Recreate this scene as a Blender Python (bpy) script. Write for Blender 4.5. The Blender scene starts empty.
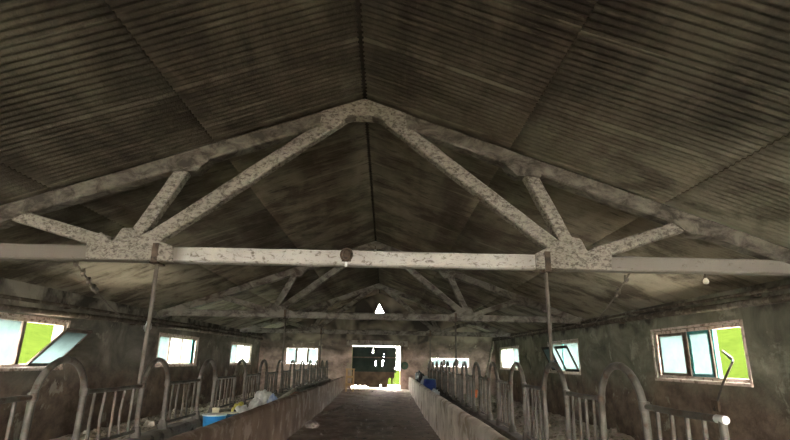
import bpy, bmesh, math, random
from mathutils import Vector, Matrix, noise
from mathutils.geometry import tessellate_polygon

random.seed(7)
C = bpy.context.scene.collection
SC = bpy.context.scene

# ------------------------------------------------------------------ camera, sky, exposure
H = 1.4
def setup_camera():
    cd = bpy.data.cameras.new('camera'); cam = bpy.data.objects.new('camera', cd); C.objects.link(cam)
    cd.sensor_width = 36.0; cd.sensor_fit = 'HORIZONTAL'; cd.lens = 497.3 / 790.0 * 36.0
    cd.clip_start = 0.05; cd.clip_end = 400
    pitch, yaw, roll = math.radians(15.865), math.radians(0.849), math.radians(-1.042)
    f = Vector((math.sin(yaw) * math.cos(pitch), math.cos(yaw) * math.cos(pitch), math.sin(pitch)))
    r = Vector((math.cos(yaw), -math.sin(yaw), 0)); u = r.cross(f)
    r2 = r * math.cos(roll) - u * math.sin(roll); u2 = r * math.sin(roll) + u * math.cos(roll)
    m = Matrix(((r2.x, u2.x, -f.x, 0), (r2.y, u2.y, -f.y, 0), (r2.z, u2.z, -f.z, H), (0, 0, 0, 1)))
    cam.matrix_world = m
    SC.camera = cam
setup_camera()

w = bpy.data.worlds.new('overcast_sky'); SC.world = w; w.use_nodes = True
bg = w.node_tree.nodes['Background']
bg.inputs[0].default_value = (1.0, 0.955, 0.885, 1); bg.inputs[1].default_value = 12.0
SC.view_settings.view_transform = 'Standard'; SC.view_settings.look = 'None'
SC.view_settings.gamma = 1.0; SC.view_settings.use_curve_mapping = False
SC.view_settings.exposure = 3.2
SC.cycles.max_bounces = 10; SC.cycles.diffuse_bounces = 6; SC.cycles.transmission_bounces = 8; SC.cycles.transparent_max_bounces = 8
SC.cycles.use_denoising = True

WL, WR = -5.68, 5.04          # inner faces of the long walls
Y0, Y1 = -8.5, 23.4           # inner faces of the end walls
XR, ZR, SL = -0.31, 4.436, 0.362   # ridge line and roof slope
ZE = 2.49                     # eaves
WT = 0.24                     # wall thickness
PASS_L, PASS_R, HP = -1.755, 1.079, 0.723
BXL, BXR = -2.5, 1.75         # feed barriers
CURB_L, CURB_R = 0.62, 0.50

def portal(name, loc, rot, sx, sy):
    l = bpy.data.lights.new(name, 'AREA'); l.shape = 'RECTANGLE'; l.size = sx; l.size_y = sy
    l.cycles.is_portal = True
    o = bpy.data.objects.new(name, l); o.location = loc; o.rotation_euler = rot; C.objects.link(o)

LEFT_WIN = [(0.55, 3.10), (6.80, 9.18), (12.98, 15.65), (19.10, 21.94)]
RIGHT_WIN = [(0.90, 3.40), (7.10, 9.52), (13.30, 15.72), (19.30, 22.42)]
LZ, RZ = (1.20, 1.96), (1.19, 2.02)
for a, b in LEFT_WIN: portal('window_daylight', (WL - WT - .02, (a + b) / 2, sum(LZ) / 2), (0, -math.pi / 2, 0), LZ[1] - LZ[0], b - a)
for a, b in RIGHT_WIN: portal('window_daylight', (WR + WT + .02, (a + b) / 2, sum(RZ) / 2), (0, math.pi / 2, 0), RZ[1] - RZ[0], b - a)
BACK_DOOR = (-2.3, 1.7, 0.0, 2.38)
portal('doorway_daylight', ((BACK_DOOR[0] + BACK_DOOR[1]) / 2, Y0 - WT - .02, 1.2), (-math.pi / 2, 0, 0), BACK_DOOR[1] - BACK_DOOR[0], 2.38)

# ------------------------------------------------------------------ materials
def nmat(name):
    m = bpy.data.materials.new(name); m.use_nodes = True
    nt = m.node_tree; b = nt.nodes['Principled BSDF']; b.inputs['Specular IOR Level'].default_value = 0.2
    return m, nt, b
def tex(nt, scale=(1, 1, 1), coord='Object', rot=(0, 0, 0)):
    tc = nt.nodes.new('ShaderNodeTexCoord'); mp = nt.nodes.new('ShaderNodeMapping')
    mp.inputs['Scale'].default_value = scale; mp.inputs['Rotation'].default_value = rot
    nt.links.new(tc.outputs[coord], mp.inputs[0]); return mp.outputs[0]
def noi(nt, vec, scale, detail=5, rough=.55, dist=0):
    n = nt.nodes.new('ShaderNodeTexNoise'); n.inputs['Scale'].default_value = scale
    n.inputs['Detail'].default_value = detail; n.inputs['Roughness'].default_value = rough; n.inputs['Distortion'].default_value = dist
    nt.links.new(vec, n.inputs['Vector']); return n.outputs['Fac']
def ramp(nt, fac, stops):
    r = nt.nodes.new('ShaderNodeValToRGB'); e = r.color_ramp.elements
    while len(e) < len(stops): e.new(.5)
    for i, (p, c) in enumerate(stops):
        e[i].position = p; e[i].color = (c[0], c[1], c[2], 1) if not isinstance(c, (int, float)) else (c, c, c, 1)
    nt.links.new(fac, r.inputs[0]); return r.outputs[0]
def mix(nt, fac, a, b, mode='MIX'):
    n = nt.nodes.new('ShaderNodeMix'); n.data_type = 'RGBA'; n.blend_type = mode
    for s, v in ((n.inputs[0], fac), (n.inputs[6], a), (n.inputs[7], b)):
        if isinstance(v, (int, float)): s.default_value = v
        elif isinstance(v, tuple): s.default_value = (v[0], v[1], v[2], 1)
        else: nt.links.new(v, s)
    return n.outputs[2]
def bump(nt, b, h, strength=.4, dist=.02):
    n = nt.nodes.new('ShaderNodeBump'); n.inputs['Strength'].default_value = strength; n.inputs['Distance'].default_value = dist
    nt.links.new(h, n.inputs['Height']); nt.links.new(n.outputs[0], b.inputs['Normal'])
def mottled(name, c1, c2, scale=3, rough=.85, c3=None, s3=12, lo=.35, hi=.65, bs=.3, metal=0, spec=.2):
    m, nt, b = nmat(name); v = tex(nt)
    col = ramp(nt, noi(nt, v, scale), [(lo, c1), (hi, c2)])
    if c3: col = mix(nt, ramp(nt, noi(nt, v, s3, 6, .65), [(.52, 0), (.62, 1)]), col, c3)
    nt.links.new(col, b.inputs['Base Color']); b.inputs['Roughness'].default_value = rough; b.inputs['Metallic'].default_value = metal
    b.inputs['Specular IOR Level'].default_value = spec
    if bs: bump(nt, b, noi(nt, v, scale * 6), bs)
    return m
def plain(name, c, rough=.6, metal=0, spec=.3):
    m, nt, b = nmat(name); v = tex(nt)
    nt.links.new(ramp(nt, noi(nt, v, 9), [(.3, tuple(x * .72 for x in c)), (.7, c)]), b.inputs['Base Color'])
    b.inputs['Roughness'].default_value = rough; b.inputs['Metallic'].default_value = metal; b.inputs['Specular IOR Level'].default_value = spec
    return m

def roof_material():
    m, nt, b = nmat('stained_asbestos_sheet'); v = tex(nt)
    big = noi(nt, tex(nt, (1.3, .16, 1)), 1.0, 4, .55, .3)            # bands along the ridge
    mid = noi(nt, tex(nt, (.9, 1.3, 1)), 1.3, 8, .66, .3)
    col = ramp(nt, big, [(.36, (.10, .083, .064)), (.50, (.19, .163, .125)), (.64, (.28, .25, .19))])
    col = mix(nt, ramp(nt, mid, [(.40, .75), (.58, 0)]), col, (.062, .050, .039))
    fl = noi(nt, tex(nt, (1.6, 16, 1.6)), 1.0, 5, .7)                 # scuffed crests along the corrugation
    col = mix(nt, ramp(nt, fl, [(.56, 0), (.68, .55)]), col, (.27, .24, .19))
    fd = noi(nt, tex(nt, (2.2, 13, 2.2), rot=(0, 0, .0)), 1.3, 5, .7)
    col = mix(nt, ramp(nt, fd, [(.56, 0), (.66, .6)]), col, (.035, .028, .022))
    gr = noi(nt, tex(nt, (1, .5, 1)), .9, 3)
    col = mix(nt, ramp(nt, gr, [(.52, 0), (.68, .4)]), col, (.14, .135, .08))
    sep = nt.nodes.new('ShaderNodeSeparateXYZ'); nt.links.new(v, sep.inputs[0])    # bare edges where the sheets lap sideways
    dv = nt.nodes.new('ShaderNodeMath'); dv.operation = 'DIVIDE'; dv.inputs[1].default_value = 1.05; nt.links.new(sep.outputs[1], dv.inputs[0])
    fr = nt.nodes.new('ShaderNodeMath'); fr.operation = 'FRACT'; nt.links.new(dv.outputs[0], fr.inputs[0])
    ab = nt.nodes.new('ShaderNodeMath'); ab.operation = 'ADD'; ab.inputs[1].default_value = .31; nt.links.new(sep.outputs[0], ab.inputs[0])
    a2 = nt.nodes.new('ShaderNodeMath'); a2.operation = 'ABSOLUTE'; nt.links.new(ab.outputs[0], a2.inputs[0])            # window light by the eaves, painted as a paler lowest course
    ev = nt.nodes.new('ShaderNodeMapRange'); ev.inputs[1].default_value = 3.3; ev.inputs[2].default_value = 3.6; ev.inputs[4].default_value = .6; nt.links.new(a2.outputs[0], ev.inputs[0])
    evn = mix(nt, 1.0, ev.outputs[0], ramp(nt, mid, [(.40, .15), (.55, 1)]), 'MULTIPLY')
    col = mix(nt, evn, col, (.40, .37, .29))
    nz = nt.nodes.new('ShaderNodeMath'); nz.operation = 'MULTIPLY_ADD'; nz.inputs[1].default_value = 5.0     # dimness of the near bays painted in, mixed with soot, heavier on the left
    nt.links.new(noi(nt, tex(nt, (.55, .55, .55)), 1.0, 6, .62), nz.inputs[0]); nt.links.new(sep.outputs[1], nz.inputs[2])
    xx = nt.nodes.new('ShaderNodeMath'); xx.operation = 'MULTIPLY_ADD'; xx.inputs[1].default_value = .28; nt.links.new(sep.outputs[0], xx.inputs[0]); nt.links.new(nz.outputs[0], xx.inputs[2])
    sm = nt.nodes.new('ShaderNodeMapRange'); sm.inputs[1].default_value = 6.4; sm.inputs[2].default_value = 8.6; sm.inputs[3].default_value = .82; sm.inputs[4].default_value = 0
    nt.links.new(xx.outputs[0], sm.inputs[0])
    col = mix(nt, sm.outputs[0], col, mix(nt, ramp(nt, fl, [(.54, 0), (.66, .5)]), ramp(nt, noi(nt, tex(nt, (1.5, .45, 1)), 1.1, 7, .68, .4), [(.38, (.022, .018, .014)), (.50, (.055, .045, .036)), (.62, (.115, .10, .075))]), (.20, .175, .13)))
    lap = ramp(nt, fr.outputs[0], [(0, .7), (.05, .55), (.07, 0), (.93, 0), (.97, 0)])
    lapn = mix(nt, 1.0, lap, ramp(nt, mid, [(.45, .1), (.6, 1)]), 'MULTIPLY')
    col = mix(nt, lapn, col, (.27, .24, .185))
    nt.links.new(col, b.inputs['Base Color']); b.inputs['Roughness'].default_value = .9
    bump(nt, b, noi(nt, tex(nt, (1, 1, 1)), 18, 6, .7), .5, .02)
    return m
M = {}
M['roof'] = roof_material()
def wall_material(name, base, low, pale, seed, band=1.3, es=1.3, ed=8):
    m, nt, b = nmat(name); v = tex(nt)
    n1 = noi(nt, tex(nt, (1, 1, 1.4)), .9, 7, .62, .8)
    col = ramp(nt, n1, [(.33, tuple(x * .45 for x in base)), (.52, base), (.68, tuple(min(1, x * 1.55) for x in base))])
    sep = nt.nodes.new('ShaderNodeSeparateXYZ'); nt.links.new(v, sep.inputs[0])
    ad = nt.nodes.new('ShaderNodeMath'); ad.operation = 'MULTIPLY_ADD'
    nt.links.new(noi(nt, v, 1.7, 5), ad.inputs[0]); ad.inputs[1].default_value = .9; nt.links.new(sep.outputs[2], ad.inputs[2])
    hgt = ad.outputs[0]                                              # muddy splash band at cow height
    mr = nt.nodes.new('ShaderNodeMapRange'); mr.inputs[1].default_value = band; mr.inputs[2].default_value = band + .45; nt.links.new(hgt, mr.inputs[0])
    col = mix(nt, mr.outputs[0], ramp(nt, noi(nt, tex(nt, (1, 1, 1.3), rot=(.1, .4, .2)), 1.8, 8, .68), [(.36, tuple(x * .5 for x in low)), (.52, low), (.68, tuple(x * 1.5 for x in low))]), col)
    mid = noi(nt, tex(nt, (1, 1, 1), rot=(.3, .2, seed)), 1.3, 8, .7, .5)
    col = mix(nt, ramp(nt, mid, [(.58, 0), (.63, .75)]), col, pale)
    st = noi(nt, tex(nt, (1.6, 1.6, .5)), 1.3, 6, .62, .6)
    col = mix(nt, ramp(nt, st, [(.54, 0), (.78, .5)]), col, (.045, .038, .032))
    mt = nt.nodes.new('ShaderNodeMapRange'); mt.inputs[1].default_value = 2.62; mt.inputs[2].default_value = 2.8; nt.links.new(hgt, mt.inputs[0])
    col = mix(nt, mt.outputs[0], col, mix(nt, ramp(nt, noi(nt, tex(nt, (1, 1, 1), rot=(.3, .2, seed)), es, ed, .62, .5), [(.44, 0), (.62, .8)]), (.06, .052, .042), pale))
    nt.links.new(col, b.inputs['Base Color']); b.inputs['Roughness'].default_value = .92
    bump(nt, b, noi(nt, v, 9, 8, .7), .6, .03)
    return m
M['wall_l'] = wall_material('sooty_plaster', (.20, .18, .15), (.17, .125, .095), (.40, .37, .30), 1)
M['wall_r'] = wall_material('mossy_plaster', (.205, .20, .15), (.18, .135, .10), (.38, .37, .29), 2)
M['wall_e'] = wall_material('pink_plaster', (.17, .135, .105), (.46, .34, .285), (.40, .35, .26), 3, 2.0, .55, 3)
M['feed_l'] = mottled('brown_feed_wall', (.16, .105, .075), (.25, .175, .13), 2.2, .9, (.34, .265, .21), 3)
M['feed_r'] = mottled('pale_feed_wall', (.54, .445, .38), (.80, .70, .62), 1.8, .9, (.38, .29, .23), 2.5)
M['concrete'] = mottled('dirty_concrete', (.20, .18, .15), (.33, .30, .25), 3, .9, (.10, .085, .07), 5)
M['dark_concrete'] = mottled('wet_dark_concrete', (.06, .052, .045), (.12, .105, .09), 3, .9)
M['dirt'] = mottled('dung_and_dirt', (.145, .105, .075), (.27, .205, .155), 1.5, .97, (.30, .24, .19), 5, bs=.8)
M['litter_floor'] = mottled('old_litter_floor', (.42, .345, .27), (.66, .58, .48), 2.0, .95, (.22, .17, .125), 4, bs=.8)
M['trough'] = mottled('trough_dirt', (.07, .058, .045), (.17, .145, .115), 4, .95, (.28, .25, .2), 7, bs=.8)
M['straw'] = mottled('straw_clods', (.17, .135, .095), (.56, .50, .40), 5, .95)
def flaked(name, light, dark, lo, hi, s=5, centre=None):
    m, nt, b = nmat(name); v = tex(nt)
    col = ramp(nt, noi(nt, v, 2.5, 4), [(.3, tuple(x * .8 for x in light)), (.7, light)])
    f = noi(nt, tex(nt, (1, 1, 1.6)), s, 9, .72, .6)
    fac = ramp(nt, f, [(lo, 0), (hi, 1)])
    if centre:                                                       # whitewash survives on the middle length
        sep = nt.nodes.new('ShaderNodeSeparateXYZ'); nt.links.new(v, sep.inputs[0])
        mr = nt.nodes.new('ShaderNodeMapRange'); mr.inputs[1].default_value = centre[0]; mr.inputs[2].default_value = centre[0] + .12
        mr.inputs[3].default_value = .95; mr.inputs[4].default_value = 0; nt.links.new(sep.outputs[0], mr.inputs[0])
        mr2 = nt.nodes.new('ShaderNodeMapRange'); mr2.inputs[1].default_value = centre[1]; mr2.inputs[2].default_value = centre[1] + .8
        mr2.inputs[3].default_value = 0; mr2.inputs[4].default_value = .8; nt.links.new(sep.outputs[0], mr2.inputs[0])
        mm = nt.nodes.new('ShaderNodeMath'); mm.operation = 'MAXIMUM'; nt.links.new(mr.outputs[0], mm.inputs[0]); nt.links.new(mr2.outputs[0], mm.inputs[1])
        m2 = nt.nodes.new('ShaderNodeMath'); m2.operation = 'MAXIMUM'; nt.links.new(mm.outputs[0], m2.inputs[0])
        rgb = nt.nodes.new('ShaderNodeRGBToBW'); nt.links.new(fac, rgb.inputs[0]); nt.links.new(rgb.outputs[0], m2.inputs[1])
        fac = m2.outputs[0]
    col = mix(nt, fac, col, dark)
    nt.links.new(col, b.inputs['Base Color']); b.inputs['Roughness'].default_value = .85
    bump(nt, b, f, .5, .012)
    return m
M['tie_near'] = flaked('flaking_whitewash', (.52, .485, .435), (.17, .145, .12), .53, .63, 14, (-2.28, 1.3))
M['web_near'] = flaked('flaked_truss_paint', (.34, .305, .25), (.105, .088, .07), .46, .60, 20)
M['rafter_near'] = flaked('sooty_truss_paint', (.22, .195, .155), (.065, .054, .044), .40, .60, 4.5)
M['truss_far'] = flaked('sooted_concrete', (.26, .24, .20), (.085, .07, .058), .44, .60, 3)
M['steel'] = mottled('worn_galvanised_pipe', (.065, .056, .046), (.145, .13, .11), 6, .55, (.09, .058, .04), 9, bs=.15, metal=.3, spec=.4)
M['rusty'] = mottled('rusty_iron', (.06, .042, .03), (.14, .10, .07), 8, .8, (.045, .035, .028), 12)
M['rod'] = mottled('dull_pipe', (.085, .07, .056), (.16, .14, .115), 5, .7)
M['dark_pipe'] = mottled('grimy_pipe', (.06, .048, .036), (.13, .105, .08), 4, .85, (.19, .165, .13), 7)
M['timber'] = mottled('grey_old_timber', (.15, .12, .09), (.28, .235, .18), 5, .9, (.08, .065, .05), 9)
M['plank'] = mottled('weathered_plank', (.36, .30, .23), (.52, .45, .36), 5, .9)
M['pale_wood'] = mottled('pale_raw_wood', (.46, .28, .14), (.60, .40, .21), 5, .8)
M['frame_pale'] = mottled('pinkish_frame_paint', (.50, .40, .34), (.68, .58, .50), 6, .8, (.25, .18, .14), 10)
M['frame_brown'] = mottled('brown_sash', (.09, .065, .05), (.17, .13, .105), 6, .8)
M['frame_dark'] = mottled('blackened_sash', (.03, .024, .02), (.06, .05, .04), 6, .85)
M['teal'] = mottled('teal_sash_paint', (.05, .25, .24), (.10, .36, .34), 6, .6)
M['frame_yellow'] = mottled('yellowed_frame', (.45, .40, .22), (.62, .56, .34), 6, .8)
M['black_green'] = mottled('black_green_sheet', (.018, .028, .022), (.04, .055, .042), 2, .75)
M['door_brown'] = mottled('brown_boards', (.07, .05, .035), (.13, .095, .065), 4, .85)
M['white_plastic'] = plain('white_plastic', (.80, .80, .78), .4)
M['cream_plastic'] = plain('cream_plastic', (.78, .72, .52), .45)
M['blue_plastic'] = plain('bright_blue_plastic', (.03, .26, .62), .4)
M['navy_plastic'] = plain('navy_plastic', (.03, .06, .26), .4)
M['teal_plastic'] = plain('dark_blue_plastic', (.03, .12, .22), .45)
M['sack_white'] = mottled('white_sack', (.62, .62, .60), (.82, .82, .80), 5, .8)
M['sack_grey'] = mottled('grey_sack', (.62, .62, .60), (.80, .80, .78), 5, .8)
M['sack_yellow'] = mottled('yellow_sack', (.68, .62, .12), (.85, .80, .28), 5, .7)
M['sack_blue'] = mottled('pale_blue_sack', (.22, .34, .66), (.70, .76, .88), 7, .6)
M['black_bag'] = plain('black_bag', (.02, .02, .022), .5)
M['orange_plastic'] = plain('orange_plastic', (.75, .18, .05), .45)
M['rag'] = mottled('grey_rag', (.16, .13, .11), (.30, .25, .21), 6, .95)
M['brick'] = mottled('dusty_brick', (.28, .16, .11), (.42, .28, .21), 8, .95)
M['green_disc'] = plain('dark_green_enamel', (.035, .075, .05), .5)
M['bulb'] = plain('opal_glass', (.72, .66, .52), .25)
M['rope'] = mottled('dusty_rope', (.12, .10, .085), (.24, .21, .175), 20, .95)
M['grass'] = mottled('lush_grass', (.0052, .0080, .0012), (.0068, .0100, .0015), 1.2, .95, (.0044, .007, .001), 4, spec=0, bs=0)
M['soot'] = mottled('soot_caked_mortar', (.012, .010, .008), (.035, .028, .022), 6, .95)
M['yard_dark'] = mottled('muddy_yard', (.07, .055, .04), (.13, .105, .08), 1.2, .95)
M['yard'] = mottled('pale_yard', (.45, .42, .36), (.60, .57, .50), 1.2, .95)
def glass_material(name, tint, haze):
    m, nt, b = nmat(name); out = nt.nodes['Material Output']
    tl = nt.nodes.new('ShaderNodeBsdfTranslucent'); tr = nt.nodes.new('ShaderNodeBsdfTransparent'); mx = nt.nodes.new('ShaderNodeMixShader')
    nt.links.new(ramp(nt, noi(nt, tex(nt), 5, 6, .7), [(.3, tuple(x * .82 for x in tint)), (.6, tint)]), tl.inputs[0])
    tr.inputs[0].default_value = (.95, 1, .98, 1); mx.inputs[0].default_value = haze
    nt.links.new(tr.outputs[0], mx.inputs[1]); nt.links.new(tl.outputs[0], mx.inputs[2]); nt.links.new(mx.outputs[0], out.inputs[0])
    return m
M['glass_white'] = glass_material('frosted_dusty_glass', (.40, .455, .44), 1.0)
M['glass_dirty'] = glass_material('grimy_cyan_glass', (.153, .187, .186), 1.0)
M['glass_clear'] = glass_material('thin_dusty_glass', (.42, .47, .42), .8)

# ------------------------------------------------------------------ mesh helpers
def obj(name, bm, m, parent=None, smooth=False, kind=None, sub=None):
    bmesh.ops.recalc_face_normals(bm, faces=bm.faces)
    me = bpy.data.meshes.new(name); bm.to_mesh(me); bm.free()
    if smooth:
        for p in me.polygons: p.use_smooth = True
    for x in (m if isinstance(m, list) else [m]): me.materials.append(x)
    o = bpy.data.objects.new(name, me); C.objects.link(o)
    if parent: o.parent = parent
    if kind: o['kind'] = kind
    if smooth and smooth != 'all':
        try: me.set_sharp_from_angle(angle=math.radians(42))
        except Exception: pass
    return o
def tag(o, label, cat, group=None):
    o['label'] = label; o['category'] = cat
    if group: o['group'] = group
    return o
def thing(name, label, cat, loc=(0, 0, 0), rz=0, group=None):
    o = bpy.data.objects.new(name, None); C.objects.link(o); o.location = loc; o.rotation_euler = (0, 0, rz); o.empty_display_size = .1
    return tag(o, label, cat, group)
def struct(name, bm, m, parent=None, **k): return obj(name, bm, m, parent, kind='structure', **k)
def dup(o, parent=None):
    c = o.copy(); C.objects.link(c)
    if parent: c.parent = parent
    for ch in list(o.children): dup(ch, c)
    return c
B = bmesh.new
def box(bm, x0, x1, y0, y1, z0, z1, bev=0):
    vs = [bm.verts.new((x, y, z)) for x in (x0, x1) for y in (y0, y1) for z in (z0, z1)]
    fs = [bm.faces.new([vs[i] for i in q]) for q in ((0, 1, 3, 2), (4, 6, 7, 5), (0, 4, 5, 1), (2, 3, 7, 6), (0, 2, 6, 4), (1, 5, 7, 3))]
    if bev:
        es = {e for f in fs for e in f.edges}
        bmesh.ops.bevel(bm, geom=list(es), offset=bev, segments=2, affect='EDGES', profile=.6)
    return vs
def tube(bm, pts, r, seg=10, caps=True, radii=None):
    pts = [Vector(p) for p in pts]; rings = []
    up = None
    for i, p in enumerate(pts):
        t = (pts[min(i + 1, len(pts) - 1)] - pts[max(i - 1, 0)]).normalized()
        if up is None: up = Vector((0, 0, 1)) if abs(t.z) < .9 else Vector((0, 1, 0))
        a = t.cross(up).normalized(); bb = a.cross(t).normalized(); up = bb
        rr = radii[i] if radii else r
        rings.append([bm.verts.new(p + (a * math.cos(k * 2 * math.pi / seg) + bb * math.sin(k * 2 * math.pi / seg)) * rr) for k in range(seg)])
    for r0, r1 in zip(rings, rings[1:]):
        for k in range(seg): bm.faces.new((r0[k], r0[(k + 1) % seg], r1[(k + 1) % seg], r1[k]))
    if caps: bm.faces.new(rings[0]); bm.faces.new(list(reversed(rings[-1])))
def beam(bm, a, b, wd, ht, n=14, jit=.006, side=Vector((0, 1, 0)), seed=0, bev=.018):
    """a rough cast bar: chamfered rectangle swept from a to b, wd across `side`, ht the other way"""
    a, b = Vector(a), Vector(b); t = (b - a).normalized(); s = (side - t * side.dot(t)).normalized(); u = t.cross(s).normalized()
    prof = []
    for sx, sy in ((1, 1), (-1, 1), (-1, -1), (1, -1)):
        q = [(sx * (wd / 2 - bev), sy * ht / 2), (sx * wd / 2, sy * (ht / 2 - bev))]
        prof += q if sx * sy < 0 else list(reversed(q))
    rings = []
    for i in range(n + 1):
        p = a.lerp(b, i / n); ring = []
        for (x, y) in prof:
            j = noise.noise(Vector((p.x * 3 + x * 9, p.z * 3 + y * 9, seed + i * .7))) * jit * 2
            ring.append(bm.verts.new(p + s * (x * (1 + j * 3)) + u * (y * (1 + j * 4))))
        rings.append(ring)
    m = len(prof)
    for r0, r1 in zip(rings, rings[1:]):
        for k in range(m): bm.faces.new((r0[k], r0[(k + 1) % m], r1[(k + 1) % m], r1[k]))
    bm.faces.new(rings[0]); bm.faces.new(list(reversed(rings[-1])))
def lathe(bm, prof, seg=20, mat=Matrix()):
    rings = [[bm.verts.new(mat @ Vector((r * math.cos(2 * math.pi * k / seg), r * math.sin(2 * math.pi * k / seg), z))) for k in range(seg)] for r, z in prof]
    for r0, r1 in zip(rings, rings[1:]):
        for k in range(seg): bm.faces.new((r0[k], r0[(k + 1) % seg], r1[(k + 1) % seg], r1[k]))
    bm.faces.new(list(reversed(rings[0]))); bm.faces.new(rings[-1])
def plate(bm, loops, fn, t, t2=0.0):
    """a slab whose outline loops[0] has holes loops[1:]; fn(u, v, d) -> point; from depth t2 to t"""
    tris = tessellate_polygon([[Vector((u, v, 0)) for u, v in l] for l in loops])
    flat = [p for l in loops for p in l]
    f = [bm.verts.new(fn(u, v, t2)) for u, v in flat]; bk = [bm.verts.new(fn(u, v, t)) for u, v in flat]
    for a, b_, c in tris:
        try: bm.faces.new((f[a], f[b_], f[c])); bm.faces.new((bk[c], bk[b_], bk[a]))
        except ValueError: pass
    o = 0
    for l in loops:
        n = len(l)
        for i in range(n): bm.faces.new((f[o + i], f[o + (i + 1) % n], bk[o + (i + 1) % n], bk[o + i]))
        o += n
def blob(bm, c, sx, sy, sz, seed=0, amp=.25, freq=2.2, sub=3, flat=True):
    r = bmesh.ops.create_icosphere(bm, subdivisions=sub, radius=1)
    for v in r['verts']:
        d = v.co.normalized(); k = 1 + amp * noise.noise(d * freq + Vector((seed, seed * 1.7, 0))) + amp * .5 * noise.noise(d * freq * 3.1 + Vector((0, seed, seed)))
        p = d * k; 
        if flat and p.z < -.55: p.z = -.55 + (p.z + .55) * .15
        v.co = Vector((c[0] + p.x * sx, c[1] + p.y * sy, c[2] + (p.z + (.6 if flat else 0)) * sz))

# ------------------------------------------------------------------ the setting
def rect(a, b, c, d): return [(a, c), (b, c), (b, d), (a, d)]
def side_wall(name, X, sgn, wins, zz, m):
    bm = B(); holes = [list(reversed(rect(a, b, *zz))) for a, b in wins]
    plate(bm, [rect(Y0 - WT, Y1 + WT, -.3, ZE)] + holes, lambda u, v, d: (X + sgn * d, u, v), WT)
    return struct(name, bm, m)
side_wall('wall_left', WL, -1, LEFT_WIN, LZ, M['wall_l'])
side_wall('wall_right', WR, 1, RIGHT_WIN, RZ, M['wall_r'])
def roof_z(x): return ZR - SL * abs(x - XR)
END_WIN = (-4.50, -3.02, 1.225, 1.925)
END_WIN2 = (2.10, 3.85, 1.22, 1.56)
DOOR = (-1.50, 0.725, 0.20, 2.06)
VENT = [(-.53, 3.47), (-.04, 3.48), (-.32, 3.98)]
def end_wall(name, Y, sgn, holes, m):
    bm = B(); g = [(WL, -.3), (WR, -.3), (WR, roof_z(WR) + .03), (XR, ZR + .05), (WL, roof_z(WL) + .03)]
    plate(bm, [g] + [list(reversed(h)) for h in holes], lambda u, v, d: (u, Y + sgn * d, v), WT)
    return struct(name, bm, m)
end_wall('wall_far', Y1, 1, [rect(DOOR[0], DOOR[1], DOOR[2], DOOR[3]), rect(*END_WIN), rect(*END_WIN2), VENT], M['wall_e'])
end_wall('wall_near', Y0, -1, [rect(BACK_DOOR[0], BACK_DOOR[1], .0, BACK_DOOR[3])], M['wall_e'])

def roof_side(name, sgn):
    """three courses of corrugated sheet, the waves running from ridge to eave"""
    bm = B(); pitch = .078; amp = .0095; per = 6
    half = (abs(WR - XR) if sgn > 0 else abs(WL - XR)) + WT + .25
    cuts = [(.02, 1.86), (1.72, 3.60), (3.46, half)]
    ny = int((Y1 - Y0 + 2 * WT + .3) / pitch * per)
    for c, (h0, h1) in enumerate(cuts):
        n = 5; rows = []
        for j in range(n + 1):
            h = h0 + (h1 - h0) * j / n
            lift = (.05 * (1 - j / n) if c else .0) - (.012 if c == 0 else 0) # each course rides under the one above it
            row = []
            for i in range(ny + 1):
                y = Y0 - WT - .15 + i * pitch / per
                z = ZR - SL * h + .03 - (0.02 if c else 0) * 0 + amp * math.cos(2 * math.pi * i / per) - lift * .55
                z += .012 * noise.noise(Vector((h * .8, y * .5, 3 * sgn)))
                row.append(bm.verts.new((XR + sgn * h, y, z)))
            rows.append(row)
        for r0, r1 in zip(rows, rows[1:]):
            for i in range(ny): bm.faces.new((r0[i], r0[i + 1], r1[i + 1], r1[i]))
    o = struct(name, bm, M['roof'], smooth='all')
    md = o.modifiers.new('sheet', 'SOLIDIFY'); md.thickness = .008; md.offset = 1
    return o
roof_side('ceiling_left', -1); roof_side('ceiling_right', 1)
bm = B()
for s in (-1, 1):                                                    # ridge capping, rough where it laps the sheets
    n = 160
    r = []
    for i in range(n + 1):
        y = Y0 - .3 + (Y1 - Y0 + .6) * i / n
        r.append([bm.verts.new((XR, y, ZR + .085)), bm.verts.new((XR + s * .24, y, ZR + .085 - SL * .24 + .01 * math.sin(i * 2.1)))])
    for a, b in zip(r, r[1:]): bm.faces.new((a[0], a[1], b[1], b[0]))
o = struct('trim_ridge', bm, M['soot']); md = o.modifiers.new('cap', 'SOLIDIFY'); md.thickness = .01

def ground_patch(name, x0, x1, y0, y1, fz, m, nx, ny, kind='structure', th=.25):
    bm = B(); g = [[bm.verts.new((x0 + (x1 - x0) * i / nx, y0 + (y1 - y0) * j / ny, 0)) for j in range(ny + 1)] for i in range(nx + 1)]
    for row in g:
        for v in row: v.co.z = fz(v.co.x, v.co.y)
    for i in range(nx):
        for j in range(ny): bm.faces.new((g[i][j], g[i + 1][j], g[i + 1][j + 1], g[i][j + 1]))
    o = obj(name, bm, m, None, smooth='all', kind=kind)
    return o
def fz_pass(x, y):
    r = 0 if y < 14 else .20 * min(1, (y - 14) / 8.5) ** 1.3
    return r + .03 * noise.noise(Vector((x * 1.5, y * .9, 0))) + .02 * noise.noise(Vector((x * 5, y * 4, 5)))
bm = B(); n = 220; r = []
for i in range(n + 1):                                               # crumbling mortar packed in the ridge joint
    y = Y0 + (Y1 - Y0) * i / n; q = .010 * noise.noise(Vector((y * 7, 1, 0))); k = .030 + .018 * noise.noise(Vector((y * 5, 4, 0)))
    r.append([bm.verts.new((XR - k, y, ZR + .075)), bm.verts.new((XR - k, y, ZR + .018 + q)), bm.verts.new((XR + k, y, ZR + .018 - q)), bm.verts.new((XR + k, y, ZR + .075))])
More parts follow.
